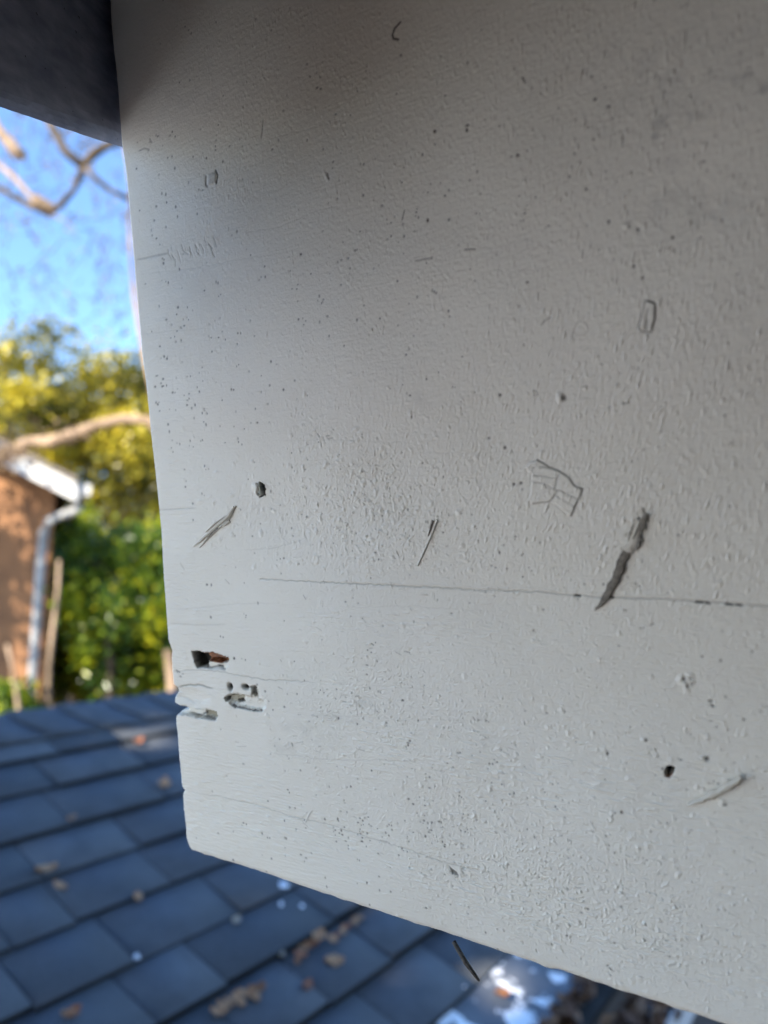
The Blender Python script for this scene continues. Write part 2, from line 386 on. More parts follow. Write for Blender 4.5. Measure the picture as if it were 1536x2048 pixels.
# bruised grey smears, upper right and mid
for x, y, rx, ry, v in [(1335,242,26,12,.45),(1390,236,34,16,.16),(1495,150,16,7,.4),(1474,160,12,8,.25),(1310,272,8,8,.3),(1440,205,80,12,-.1),(1335,390,40,70,.10),(1420,420,60,60,.10),
                        (1530,180,12,14,.22),(970,1445,6,26,.18),(968,1490,6,16,.2),(960,1445,9,14,.25),(735,1405,26,16,.2),(600,1460,60,14,.14),(570,1490,30,20,.14),(690,1440,90,10,.10),
                        (840,800,14,14,.12),(410,180,220,60,.04),(1010,560,60,90,.06),(1480,700,60,200,.06),(1320,160,180,90,.08)]:
    AT['smudge'] = np.maximum(AT['smudge'], blob(x, y, rx, ry)*max(v, 0)*(1.0 if y < 500 else .6)*np.clip(1+.8*med+.3*stip2, 0, 1.8))
dot(510, 974, 7, .7, 0); patch([(519,965),(527,968),(530,978),(529,990),(519,994),(523,984),(520,974)], -1.6, 1.6, dirt=.9)  # dark pit right of the curled flake, its cast shadow painted in
# crackled flake under the paint
patch([(1062,925),(1075,920),(1090,928),(1100,935),(1112,940),(1130,948),(1138,953),(1150,970),(1166,978),(1142,1032),(1130,1022),(1102,1003),(1066,1007),(1060,1000),(1064,950),(1052,935)], .30, 1.6)
for pts, wd, d in [([(1075,920),(1095,932),(1120,942),(1135,953)], 3.6, .55), ([(1137,955),(1148,970),(1166,978),(1157,1000),(1142,1032)], 3.4, .6), ([(1120,950),(1113,963),(1110,978),(1116,982),(1106,997),(1095,1004),(1066,1007)], 3, .5),
                   ([(1068,950),(1090,952),(1112,956)], 2.6, .35), ([(1066,963),(1090,968),(1108,977)], 2.6, .35), ([(1116,978),(1135,988),(1155,998)], 2.6, .42), ([(1110,990),(1130,1000),(1148,1012)], 2.2, .3),
                   ([(1104,1003),(1118,1015),(1134,1029)], 2.2, .35), ([(1055,921),(1070,923),(1075,930),(1066,935),(1062,950),(1063,1000)], 2.2, .22), ([(1080,934),(1100,936)], 3, .45), ([(1092,968),(1095,975),(1110,977)], 2.2, .3)]:
    stroke(pts, wd, -.14, d, False, .35)
# small rectangular flake
patch([(1290,602),(1306,604),(1312,610),(1309,640),(1304,664),(1290,663),(1276,658),(1284,630),(1286,608)], .42, 1.6)
for pts, d in [([(1290,602),(1285,625),(1276,658),(1290,664),(1303,664)], .5), ([(1294,600),(1310,607)], .6), ([(1311,610),(1309,640),(1303,663)], .5), ([(1296,618),(1292,640),(1290,662)], .3), ([(1296,640),(1293,660)], .4)]:
    stroke(pts, 3.0, -.16, min(1, d*1.5), False, .3)
# rough torn spots low on the board
for x, y, n, sp, d in [(905,1745,12,16,.5),(580,1490,14,22,.45),(935,1735,8,10,.4),(1090,1775,18,28,.35),(1165,1750,10,26,.3),(1300,1500,10,12,.3),(1225,1925,6,10,.8),(720,1400,22,28,.35),(960,1438,9,12,.45),
                       (1310,1875,10,14,.3),(1090,1890,14,30,.25),(1215,1945,10,24,.2),(640,870,8,9,.2),(1000,905,6,22,.3),(720,1630,8,14,.2),(650,870,6,8,.3),(1260,1170,5,14,.7),(735,1290,4,6,.7),(822,1300,4,8,.4)]:
    for _ in range(n):
        a = random.gauss(x, sp), random.gauss(y, sp*.5); an = random.uniform(-.5, 1.3); l = random.uniform(3, 11)
        stroke([a, (a[0]+math.cos(an)*l, a[1]+math.sin(an)*l)], 2.6, random.choice([-.2, .12, -.15]), d*random.uniform(.2, 1.2) if random.random() < .65 else 0)
patch([(897,1730),(905,1748),(918,1752),(914,1744),(903,1736)], -.3, 1.5, dirt=.7)
stroke([(610,1648),(620,1626),(626,1620)], 3, .16, .3); stroke([(600,1640),(616,1622)], 2.4, .1, .15)
stroke([(886,1545),(885,1560),(885,1572)], 2.6, .08, .12); stroke([(900,1536),(888,1540),(885,1548)], 2.2, .07, .1)
# --- rot holes and notches near the end
def hole(ppts, depth, soft, **a): return patch(ppts, -depth, soft, **a)
hp = [(386,1305),(394,1303),(408,1307),(424,1305),(440,1311),(456,1315),(456,1321),(448,1326),(440,1323),(431,1320),(414,1322),(412,1332),(396,1334),(390,1322)]
hole(hp, 4.5, 2.2)
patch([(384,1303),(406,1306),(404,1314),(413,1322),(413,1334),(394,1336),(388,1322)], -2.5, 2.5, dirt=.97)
patch([(404,1305),(424,1304),(441,1310),(457,1315),(457,1322),(446,1325),(440,1328),(420,1324),(408,1322)], .8, 2., wood=1.)
patch([(412,1324),(432,1321),(442,1325),(456,1330),(450,1339),(424,1338),(412,1334)], -1.2, 3.)
stroke([(398,1334),(420,1336),(436,1334),(452,1342)], 3.6, -.5, .55, True, .3); stroke([(433,1333),(442,1334)], 4.5, -.5, .95, False)
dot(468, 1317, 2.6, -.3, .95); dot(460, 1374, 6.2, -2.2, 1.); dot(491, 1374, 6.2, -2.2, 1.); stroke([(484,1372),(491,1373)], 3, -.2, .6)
# knot hole: shallow scooped oval
patch([(450,1396),(460,1390),(474,1388),(488,1391),(500,1394),(512,1388),(514,1400),(528,1402),(530,1412),(522,1421),(500,1418),(478,1414),(462,1408)], -1.6, 4.)
patch([(452,1394),(462,1389),(486,1391),(484,1404),(470,1406),(458,1402)], -.6, 3., khaki=.85)
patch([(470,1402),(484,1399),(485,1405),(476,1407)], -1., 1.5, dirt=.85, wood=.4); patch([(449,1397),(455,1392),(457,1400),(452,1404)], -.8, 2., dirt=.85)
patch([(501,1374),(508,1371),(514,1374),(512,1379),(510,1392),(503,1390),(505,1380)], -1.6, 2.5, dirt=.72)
patch([(508,1378),(518,1380),(517,1396),(507,1396)], -.6, 4., khaki=.6)
stroke([(458,1405),(466,1412),(478,1416),(500,1420),(522,1423)], 3.2, -.6, .75, True, .3); dot(522, 1421, 3.2, -.4, .85)
stroke([(463,1409),(472,1416)], 6, -.4, .85)
# notch open at the end, khaki at its bottom
patch([(340,1414),(368,1413),(392,1420),(410,1421),(432,1424),(434,1434),(430,1440),(400,1437),(372,1430),(340,1428)], -2.4, 2.4)
patch([(404,1424),(416,1420),(430,1425),(433,1438),(406,1435)], -.7, 2., khaki=.95)
stroke([(370,1428),(384,1431),(398,1434),(410,1437),(434,1441)], 3.0, -.5, .7, True, .3); stroke([(398,1432),(408,1428)], 4, -.3, .7)
patch([(340,1378),(362,1376),(392,1384),(420,1398),(400,1408),(370,1406),(344,1400)], -.7, 7.)
stroke([(352,1392),(372,1398),(388,1406)], 4, -.3, .12)
stroke([(355,1347),(352,1341),(360,1346)], 3.4, -.3, .6); stroke([(362,1348),(367,1349)], 2.2, -.2, .5)
# nail hole with a rusty rim
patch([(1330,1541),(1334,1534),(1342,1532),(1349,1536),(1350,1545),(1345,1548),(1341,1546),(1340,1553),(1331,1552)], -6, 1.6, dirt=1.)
stroke([(1331,1553),(1339,1555),(1344,1548)], 3, 0, .9, False, 0, 'wood')
# rounded arrises
edge_s = GA - AL[:, None]; rr = .0016
H -= rr*(1 - np.sqrt(np.clip(1 - np.clip(1 - edge_s/rr, 0, 1)**2, 0, 1))).astype(np.float32)
rb_ = .0045; eb_ = B_BOT - GB
H -= rb_*(1 - np.sqrt(np.clip(1 - np.clip(1 - eb_/rb_, 0, 1)**2, 0, 1))).astype(np.float32)
# corner clipped round
cr = .0035; ca_ = np.clip(cr-edge_s, 0, None); cb_ = np.clip(cr-eb_, 0, None); rc = np.hypot(ca_, cb_)
sc_ = np.where((rc > cr) & (ca_ > 0) & (cb_ > 0), cr/np.maximum(rc, 1e-9), 1.)
GA = GA + ca_*(1-sc_); GB = GB - cb_*(1-sc_)
GB = GB + (np.exp(-eb_/.002)*(.00022*med[:, :]))
# grid + skirts that turn back round the end and the underside
def pad(X, mode):
    L = np.repeat(X[:, :1], 3, 1); X2 = np.concatenate([L, X], 1); return np.concatenate([X2, np.repeat(X2[-1:], 3, 0)], 0)
A2, B2 = pad(GA, 0), pad(GB, 0); H2 = pad(H, 0); t2 = {k: pad(np.clip(v, 0, 1), 0) for k, v in AT.items()}
for i, d in enumerate((-.036, -.016, -.004)): H2[:, i] = np.minimum(H2[:, i], d)
for i, d in enumerate((-.004, -.016, -.036)): H2[NB+i, :] = np.minimum(H2[NB+i, :], d)
P = O[None, None] + A2[..., None]*eA + B2[..., None]*eB + H2[..., None]*eN
nb2, na2 = A2.shape; idx = np.arange(nb2*na2).reshape(nb2, na2)
Fq = np.stack([idx[:-1, :-1], idx[:-1, 1:], idx[1:, 1:], idx[1:, :-1]], -1).reshape(-1, 4)
nrm = np.cross(eA, eB)
if nrm@eN < 0: Fq = Fq[:, ::-1]
base = onb(0, 0, -.02)
board = empty('fascia_board', base, 'large board end with scuffed off-white paint, filling most of the view', 'board')
me = mesh_np('painted_face', P.reshape(-1, 3), Fq, {k: v for k, v in t2.items()})
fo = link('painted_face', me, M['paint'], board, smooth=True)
tag(fo, 'pitted off-white painted face with rot holes and grain cracks')
mb = MB(); mb.box(onb(-.098, -.35, -.0345), eA*.51, eB*(.35+B_BOT-.006), eN*.022)
tag(mb.build('wood_core', M['dark_wood'], board), 'bare wood inside the board')

# ---- slivers and flakes stuck to the face: parts of the board
def sliver(name, ppts, wpx, lift, mats, label, thick=.35, n=26, midx=None, wob=.12, seed=0):
    """domed strip along photo points; lift in mm per station, width in px per station"""
    rd = random.Random(seed)
    q = np.array([pl(*p) for p in ppts]); L = np.r_[0, np.cumsum(np.hypot(*np.diff(q, axis=0).T))]; L /= L[-1]
    tt = np.linspace(0, 1, n); ca = np.interp(tt, L, q[:, 0]); cb = np.interp(tt, L, q[:, 1])
    wd = np.interp(tt, L, wpx); lf = np.interp(tt, L, lift)
    V = []; Fa = []; mi = []; K = 7
    wq = [[rd.uniform(-1, 1) for _ in range(n+6)] for _ in range(2)]; wq = [[(q[i]*.25+q[i+1]*.5+q[i+2]*.7+q[i+3]*.5+q[i+4]*.25)/1.3 for i in range(n)] for q in wq]
    for i in range(n):
        j0, j1 = max(i-1, 0), min(i+1, n-1); d = np.array([ca[j1]-ca[j0], cb[j1]-cb[j0]]); d /= np.linalg.norm(d)+1e-12
        s = pxs(*ppts[0]); wl = wd[i]*s*.5*(1+wob*wq[0][i]*1.3+rd.uniform(-wob, wob)*.2); wr = wd[i]*s*.5*(1+wob*wq[1][i]*1.3+rd.uniform(-wob, wob)*.2)
        nn = np.array([-d[1], d[0]])
        for k in range(K):
            u = -1+2*k/(K-1); off = u*(wl if u < 0 else wr)
            h = (lf[i] + thick*(1-u*u) + rd.uniform(-.05, .05)*thick)*.001
            V.append(onb(ca[i]+nn[0]*off, cb[i]+nn[1]*off, h+.0001))
        for k in range(K):
            u = -1+2*k/(K-1); off = u*(wl if u < 0 else wr)
            V.append(onb(ca[i]+nn[0]*off*.9, cb[i]+nn[1]*off*.9, (lf[i]-.12)*.001 if lf[i] > .3 else -.0003))
    S = 2*K
    for i in range(n-1):
        m_ = 0 if midx is None else (0 if tt[i] < midx else 1)
        for k in range(K-1):
            Fa.append((i*S+k, i*S+k+1, (i+1)*S+k+1, (i+1)*S+k)); mi.append(m_)
            Fa.append((i*S+K+k+1, i*S+K+k, (i+1)*S+K+k, (i+1)*S+K+k+1)); mi.append(m_)
        for k in (0, K-1):
            Fa.append((i*S+k, (i+1)*S+k, (i+1)*S+K+k, i*S+K+k)); mi.append(m_)
    for i in (0, n-1):
        Fa.append(tuple(i*S+k for k in range(K)) + tuple(i*S+K+k for k in range(K-1, -1, -1))); mi.append(0 if (midx is None or i == 0) else 1)
    me = bpy.data.meshes.new(name); me.from_pydata([tuple(v) for v in V], [], Fa); me.polygons.foreach_set('material_index', mi); me.update()
    o = link(name, me, mats, board, smooth=True); return tag(o, label)
P0, GW, DW = M['splinter_paint'], M['grey_wood'], M['dark_wood']
sliver('wood_splinter', [(1283,1016),(1287,1030),(1276,1055),(1262,1090),(1250,1110)], [9,19,24,24,15], [.0,.2,.35,.3,.15], [P0], 'broad paint-coated upper end of the long splinter', .35, 46, None, .5, 3)
sliver('wood_splinter', [(1258,1092),(1250,1108),(1242,1130),(1230,1160),(1215,1190),(1200,1210),(1189,1221)], [9,17,19,16,14,8,1], [.2,.5,.6,.6,.6,.4,.05], [M['splinter_wood']], 'long dark bare pointed lower end of the splinter', .14, 44, None, .2, 4)
sliver('wood_splinter', [(1294,1026),(1287,1050),(1277,1075),(1276,1090),(1270,1100)], [5,7,6,11,5], [1.,1.,.9,.7,.3], [GW], 'torn grey right edge of the long splinter', .15, 22, None, .3, 5)
sliver('wood_splinter', [(1268,1046),(1262,1064),(1256,1082)], [2,3,1], [.5,.7,.5], [GW], 'short grey streak on the painted end of the splinter', .2, 14, None, .4, 16)
sliver('wood_splinter', [(1277,1034),(1279,1042)], [4,3], [.5,.5], [DW], 'dark fleck near the top of the splinter', .3, 6, None, .4, 17)
sliver('wood_splinter', [(1284,1034),(1276,1052),(1266,1078)], [2,4,2], [1.25,1.5,1.2], [P0], 'thin ridge on the painted end of the splinter', .3, 14, None, .3, 6)
sliver('wood_splinter', [(875,1040),(862,1074),(848,1104),(836,1131)], [5,5,5,3], [.2,.3,.2,.1], [M['paint_plain']], 'thin straight painted splinter above the long crack', .5, 22, None, .1, 7)
sliver('wood_splinter', [(866,1041),(862,1056),(857,1072)], [6,4,1], [.3,.4,.2], [GW], 'short grey prong beside the thin straight splinter', .4, 12, None, .1, 8)
sliver('paint_flake', [(514,967),(518,974),(516,984),(519,991)], [9,12,11,7], [.6,1.3,1.1,.6], [M['paint_plain']], 'small curled flake of paint standing off the face', .9, 12, None, .3, 9)
sliver('wood_splinter', [(1483,1549),(1470,1560),(1440,1578),(1405,1597),(1376,1609)], [8,17,16,13,6], [1.7,1.6,1.2,.6,.05], [P0], 'slender painted splinter lying right of the nail hole', .8, 40, None, .3, 10)
for k, (pts, wd_, g) in enumerate([([(468,1013),(458,1030),(440,1046),(418,1066),(400,1083),(388,1092)], [3,7,8,7,5,2], P0), ([(472,1012),(462,1034),(446,1050),(424,1070),(400,1095)], [2,2,2,2,1], P0),
                                   ([(460,1042),(452,1048),(440,1052)], [7,6,2], P0), ([(436,1056),(420,1072),(408,1086)], [3,3,1], GW), ([(455,1030),(432,1046),(412,1064)], [2,3,1], P0)]):
    sliver('bark_fibre', pts, wd_, [.1]+[.3+.1*k]*(len(pts)-2)+[.1], [g], ['pale frayed fibre at the lower left', 'grey strand of the frayed fibre', 'small lobe of the frayed fibre', 'short grey hair of the frayed fibre', 'thin upper hair of the frayed fibre'][k], .35, 20, None, .3, 20+k)
# splinter sticking out under the lower edge
a0 = onb(*pl(905, 1886), -.001); a1 = onb(*pl(935, 1919), .002); a2 = onb(*pl(958, 1943), .003); a3 = onb(*pl(964, 1951), .003)
mb = MB(); mb.tube([a0, a1, a2, a3], [.0009, .0010, .0007, .0004], 7, jit=.2)
tag(mb.build('wood_splinter', DW, board, True), 'dark splinter poking out below the lower edge')

# ------------------------------------------------------------------ trim board meeting the end at a right angle
def trim(a, b, t): return O + a*eA + b*eB + t*eN
tr = empty('trim_board', trim(-.125, -.17, .05), 'dark shaded trim board at the top left corner, butting the big board', 'board')
V = []; Fa = []
TN = 60; BN = 40
r_ = random.Random(5)
ts = np.concatenate([np.linspace(-.075, .07, 60), np.linspace(.08, .60, 20)]); TN = 80
def tb(t): return -.1818 + .05*(t) + .0001*math.sin(t*90)
prof = [(-.107, -.36), (-.107, -.20)] + [(-.1072, -.008), (-.1078, -.0045), (-.1088, -.0025), (-.1100, -.001), (-.1115, 0), (-.1135, -.001), (-.120, -.012), (-.142, -.050), (-.142, -.2)]
for t in ts:
    for i, (a, b) in enumerate(prof):
        bb = b if b < -.15 and i < 1 or b == -.2 and i == 1 else tb(t)+b
        if i == len(prof)-1: bb = -.36
        if i == 1: bb = tb(t)-.03
        V.append(trim(a - .0003*r_.random()*(i > 1) - .0035, bb + .0001*r_.uniform(-1, 1)*(i > 1), t))
n = len(prof)
for i in range(TN-1):
    for k in range(n-1): Fa.append((i*n+k, i*n+k+1, (i+1)*n+k+1, (i+1)*n+k))
Fa += [tuple(range(n)), tuple((TN-1)*n+k for k in range(n-1, -1, -1))]
me = bpy.data.meshes.new('trim_face'); me.from_pydata([tuple(v) for v in V], [], Fa); me.update()
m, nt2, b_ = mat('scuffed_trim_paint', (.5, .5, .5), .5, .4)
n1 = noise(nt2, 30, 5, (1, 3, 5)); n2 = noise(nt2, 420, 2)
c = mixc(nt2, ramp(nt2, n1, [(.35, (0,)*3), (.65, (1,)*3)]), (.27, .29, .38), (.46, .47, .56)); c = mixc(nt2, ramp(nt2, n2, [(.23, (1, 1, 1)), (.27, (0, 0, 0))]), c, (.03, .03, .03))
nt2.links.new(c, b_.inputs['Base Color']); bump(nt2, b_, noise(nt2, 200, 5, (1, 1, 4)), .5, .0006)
M['trim'] = m
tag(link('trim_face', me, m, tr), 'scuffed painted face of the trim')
mb = MB(); mb.box(trim(-.1110, -.36, -.074), eA*.011, eB*(.36-.182), eN*.036); mb.build('gap_blocker', M['dark_wood'], tr)  # dark block added to close the gap from behind and blacken it

# ------------------------------------------------------------------ our own house: eave over the board, unseen wall added to block light
own = empty('own_house', trim(.3, .4, .8), 'boarded eave above the board and unseen dark wall added to block light', 'house')
hN = np.array([eN[0], eN[1], 0]); hN /= np.linalg.norm(hN); hA = np.array([eA[0], eA[1], 0]); hA /= np.linalg.norm(hA)
up_ = np.array([0, 0, 1.])
M['siding'] = noisy('dark_siding', (.06, .06, .065), (.07, .07, .07), 6, .8)  # kept dark to cut bounce light onto the board
BR_T, BR_B = .09, -.08
WALL_L, WALL_D = -.22, .45
mb = MB()
o0 = hN*WALL_D + hA*WALL_L; mb.box(o0 - up_*3.35, hA*5, hN*.2, up_*3.75)
mb.box(hN*WALL_D + hA*.45 - up_*3.35, hA*.1, -hN*1.2, up_*3.75)  # return wall added on the right to block light
mb.build('wall', M['siding'], own)
mb = MB(); mb.box(trim(-.143, -.36, BR_T), eA*.034, eB*(.36+BR_B), eN*(.62-BR_T)); mb.build('light_blocker', M['trim'], own)  # unseen board added to keep light off the top of the face
mb = MB(); s0 = onb(-.15, -.275, 0)
for k in range(9):
    mb.box(s0 - hN*.05 + hN*(k*.1) + up_*.0, hA*4.2, hN*.096, up_*.02 + hN*0)
mb.build('soffit', M['siding'], own)
mb = MB(); mb.box(s0 - hN*.10 - hA*.06 + up_*.022, hA*4.3, hN*1.4, up_*.03)
mb.build('roof', M['siding'], own)

# ------------------------------------------------------------------ lower shingled roof
AZ, RP = R_(36.2), R_(19.5)
rc_ = np.array([math.sin(AZ), math.cos(AZ), 0.]); ru = np.array([-math.cos(AZ), math.sin(AZ), 0.])
rs = math.cos(RP)*ru + np.array([0, 0, math.sin(RP)]); rn = np.cross(rc_, rs); rn *= (1 if rn[2] > 0 else -1)
def rf(s, c, h=0.): return -rn*1.0 + rs*s + rc_*c + rn*h
def rpx(px, py):
    r = ray(px, py); P_ = r*(-1/(rn@r)); return float(P_@rs), float(P_@rc_)
m, nt2, b_ = mat('slate_blue_shingle', (.06, .075, .1), .85, .3)
n1 = noise(nt2, 2.2, 3); n2 = noise(nt2, 320, 3); n3 = noise(nt2, 14, 6)
tn = attr(nt2, 'tone')
c = ramp(nt2, tn, [(0, (.055, .065, .076)), (.5, (.082, .093, .107)), (1, (.115, .128, .142))])
c = mixc(nt2, ramp(nt2, n3, [(.35, (0,)*3), (.7, (.7,)*3)]), c, (.05, .055, .06)); c = mixc(nt2, ramp(nt2, n2, [(.4, (0,)*3), (.7, (.5,)*3)]), c, (.13, .14, .16))
nt2.links.new(c, b_.inputs['Base Color']); bump(nt2, b_, n2, .6, .002); M['shingle'] = m
M['deck'] = noisy('roof_deck', (.012, .012, .012), (.02, .02, .02), 20)
M['flash'] = noisy('grey_flashing', (.13, .14, .155), (.18, .19, .20), 5, .6)
m_, n_, b_ = mat('sunspot_flashing', (.15, .16, .17), .6, .4)
sn = noise(n_, 17, 6, None, .62); n_.links.new(mixc(n_, ramp(n_, sn, [(.525, (0,)*3), (.565, (1,)*3)]), ramp(n_, noise(n_, 5), [(.4, (.10, .11, .125)), (.6, (.15, .16, .17))]), (.86, .87, .87)), b_.inputs['Base Color']); M['flash'] = m_  # white noise patches are sun spots painted into the colour
M['ownfascia'] = noisy('white_fascia', (.6, .6, .58), (.66, .65, .62), 8)
porch = empty('shingled_roof', rf(1.0, 1.2, -.1), 'blue-grey shingle roof with scattered leaves, below the big board', 'roof')
RIDGE = 1.80; CL = .1; EX = .1365
S_ROWS = [.465 + EX*.0 + i*EX for i in range(10)]       # butt lines
S_ROWS = [.450, .588, .727, .862, 1.001, 1.137, 1.275, 1.43, 1.567, 1.70]
V, Fa, TN_, MI_ = [], [], [], []
rt = random.Random(21)
known = {4: [.777-.0, .992], 3: [.812, 1.062], 2: [.60, 1.03], 1: [1.045]}
for i, s in enumerate(S_ROWS):
    s1 = (S_ROWS[i+1] if i+1 < len(S_ROWS) else RIDGE) + .03
    c0 = CL + rt.uniform(0, .2); 
    while c0 < 5.5:
        wd_ = rt.choice([.19, .22, .25, .30, .16]) + rt.uniform(-.01, .01)
        for kc in known.get(i, []):
            if c0 < kc-.06 < c0+wd_+.02 and abs(c0+wd_-kc) < .13: wd_ = kc-c0
        g = .0045; j = rt.uniform(-.004, .004); th = .012 + rt.uniform(-.004, .004) + (.006 if i in (1, 2) else 0)
        g = .0018; q = [rf(s+j, c0+g, .001), rf(s+j+rt.uniform(-.002, .002), c0+wd_-g, .001), rf(s1, c0+wd_-g, -.004), rf(s1, c0+g, -.004),
             rf(s+j, c0+g, th), rf(s+j, c0+wd_-g, th+rt.uniform(-.0015, .002)), rf(s1, c0+wd_-g, .0005), rf(s1, c0+g, .0005)]
        nbase = len(V); V += q; TN_ += [rt.random()]*8
        Fa += [tuple(nbase+t for t in f) for f in [(3,2,1,0),(4,5,6,7),(0,1,5,4),(1,2,6,5),(2,3,7,6),(3,0,4,7)]]
        MI_ += [0, 0, 1, 0, 0, 0]; c0 += wd_
me = mesh_np('shingle_field', np.array(V), np.array(Fa), {'tone': TN_}); me.polygons.foreach_set('material_index', np.array(MI_, np.int32)); link('shingle_field', me, [M['shingle'], M['deck']], porch)
# ridge cap
V, Fa, TN_ = [], [], []
c0 = CL; k = 0
dn = -math.cos(RP)*ru*-1 + np.array([0, 0, -math.sin(RP)])     # far slope direction
def rcap(s, c, h):      # s beyond the ridge bends down the far side
    if s <= RIDGE: return rf(s, c, h)
    e = s-RIDGE; return rf(RIDGE, c, 0) + dn*e + np.array([0, 0, h])
while c0 < 5.5:
    e = .15; K = 7; ss = np.linspace(RIDGE-.155, RIDGE+.155, K); tone = rt.random(); nbase = len(V)
    for s in ss:
        dc = .05*(1-((s-(RIDGE-.155))/.1)) if s < RIDGE-.055 else 0
        for c_, h in ((c0+dc*1., .026), (c0+e+.04+dc, .012), (c0+dc, .012), (c0+e+.04+dc, .006)): V.append(rcap(s, c_, h)); TN_.append(tone)
    for i in range(K-1):
        b0 = nbase+i*4; b1 = b0+4
        Fa += [(b0, b0+1, b1+1, b1), (b0+2, b0, b1, b1+2), (b0+3, b0+2, b1+2, b1+3), (b0+1, b0+3, b1+3, b1+1)]
    for b0 in (nbase, nbase+(K-1)*4): Fa.append((b0, b0+2, b0+3, b0+1))
    c0 += e
me = mesh_np('ridge_cap', np.array(V), np.array(Fa), {'tone': TN_}); link('ridge_cap', me, M['shingle'], porch)
mb = MB()
mb.hexa([rf(.25, CL, -.04), rf(.25, 5.5, -.04), rf(RIDGE, 5.5, -.04), rf(RIDGE, CL, -.04), rf(.25, CL, -.006), rf(.25, 5.5, -.006), rf(RIDGE, 5.5, -.006), rf(RIDGE, CL, -.006)])
far = [rf(RIDGE, c, h) + dn*1.6*k_ for c, k_, h in ((CL, 0, -.05), (5.5, 0, -.05), (5.5, 1, -.05), (CL, 1, -.05))]
mb.hexa(far + [p + np.array([0, 0, .045]) for p in far])
mb.build('roof_deck', M['deck'], porch)
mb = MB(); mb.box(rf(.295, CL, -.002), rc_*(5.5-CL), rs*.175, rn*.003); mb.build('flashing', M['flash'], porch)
mb = MB(); g0 = rf(.25, CL, -.05)
mb.box(g0 - ru*.12 - up_*.09, rc_*(5.5-CL), ru*.004, up_*.085); mb.box(g0 - ru*.116 - up_*.09, rc_*(5.5-CL), ru*.11, up_*.004)
mb.build('gutter', M['ownfascia'], porch)
mb = MB(); e0 = rf(.45, CL+.2, -.05); mb.box(np.array([e0[0], e0[1], -3.4]), rc_*(5.1-CL), ru*2.4, up_*(3.4 + e0[2] - .02)); mb.build('wall', M['siding'], porch)
# leaves caught in the gutter: uncountable mass
def leaf_cloud(cen, size, tone_, flat=0., seed=1, asp=.55, ax=None):
    """folded leaf quads (two per leaf), returned as numpy verts/faces/tone"""
    g = np.random.default_rng(seed); n = len(cen)
    d = g.standard_normal((n, 3)); d /= np.linalg.norm(d, axis=1)[:, None]
    u = g.standard_normal((n, 3)); 
    if ax is not None: u = u - (u@ax)[:, None]*ax*(flat)
    u -= (u*d).sum(1)[:, None]*d
    if ax is not None: d = d - (d@ax)[:, None]*ax*flat; d /= np.linalg.norm(d, axis=1)[:, None]; u -= (u*d).sum(1)[:, None]*d
    u /= np.linalg.norm(u, axis=1)[:, None]; nn = np.cross(d, u)
    sz = size*g.uniform(.6, 1.35, n)[:, None]
    c = np.asarray(cen)
    p0 = c - d*sz*.5; p1 = c + d*sz*.5; m0 = c + nn*sz*.0
    a = c + u*sz*asp*.5 + nn*sz*.12 - d*sz*.05; b = c - u*sz*asp*.5 + nn*sz*.12 - d*sz*.05
    V = np.stack([p0, a, p1, b], 1).reshape(-1, 3); i = np.arange(n)*4
    F = np.concatenate([np.stack([i, i+1, i+2], 1), np.stack([i, i+2, i+3], 1)])
    return V, F, np.repeat(tone_, 4)
def foliage_mat(name, stops, rough=.45, trans=.25):
    m, nt, b = mat(name, stops[0][1], rough, .5)
    col = ramp(nt, attr(nt, 'tone'), stops); nt.links.new(col, b.inputs['Base Color'])
    tr_ = nd(nt, 'ShaderNodeBsdfTranslucent'); mx = nd(nt, 'ShaderNodeMixShader'); mx.inputs[0].default_value = trans
    nt.links.new(col, tr_.inputs[0]); nt.links.new(b.outputs[0], mx.inputs[1]); nt.links.new(tr_.outputs[0], mx.inputs[2])
    nt.links.new(mx.outputs[0], nt.nodes['Material Output'].inputs[0]); return m
M['litter'] = foliage_mat('dead_leaf_litter', [(0, (.05, .025, .015)), (.5, (.16, .075, .035)), (1, (.34, .19, .10))], .7, .1)
cen = [rf(.25, c) - ru*rng.uniform(0, .11) - up_*rng.uniform(.03, .075) for c in rng.uniform(CL, 5.4, 2000)]
cen += [rf(rng.uniform(.27, .31), c, rng.uniform(.002, .02)) for c in rng.uniform(1.0, 3.0, 300)]
V, Fc, T = leaf_cloud(np.array(cen), .045, rng.random(len(cen)), seed=3)
tag(link('leaf_litter', mesh_np('leaf_litter', V, Fc, {'tone': T}), M['litter']), 'brown leaf litter packed along the gutter at the bottom edge', 'leaf litter', None, 'stuff')

# single leaves on the roof
def leaf_mesh(seed, size, curl, colr):
    g = random.Random(seed); V = []; F_ = []; N = 9
    for i in range(N):
        t = i/(N-1); x = (t-.5)*size; wv = size*.30*math.sin(math.pi*min(1, t*1.02+.02))**.8*(1+.28*math.sin(t*19+seed)) + .0008
        for k in range(5):
            u = -1+2*k/4; V.append((x, u*wv, curl*size*(u*u*.5 + (t-.5)**2*1.5) + g.uniform(-1, 1)*size*.03 + .003))
    n0 = len(V); V += [(x, y, z-.0012) for x, y, z in V]
    for i in range(N-1):
        for k in range(4):
            a = i*5+k; F_.append((a, a+1, a+6, a+5)); F_.append((n0+a+5, n0+a+6, n0+a+1, n0+a))
    for i in range(N-1):
        for k in (0, 4): a = i*5+k; F_.append((a, a+5, n0+a+5, n0+a))
    me = bpy.data.meshes.new('dead_leaf'); me.from_pydata(V, [], F_); me.update(); me.shade_smooth(); return me
M['leaf_tan'] = noisy('tan_dead_leaf', (.46, .24, .12), (.58, .36, .20), 40, .7)
M['leaf_pale'] = noisy('pale_dead_leaf', (.42, .34, .25), (.5, .42, .32), 40, .7)
M['leaf_orange'] = noisy('orange_dead_leaf', (.38, .15, .07), (.48, .22, .12), 40, .7)
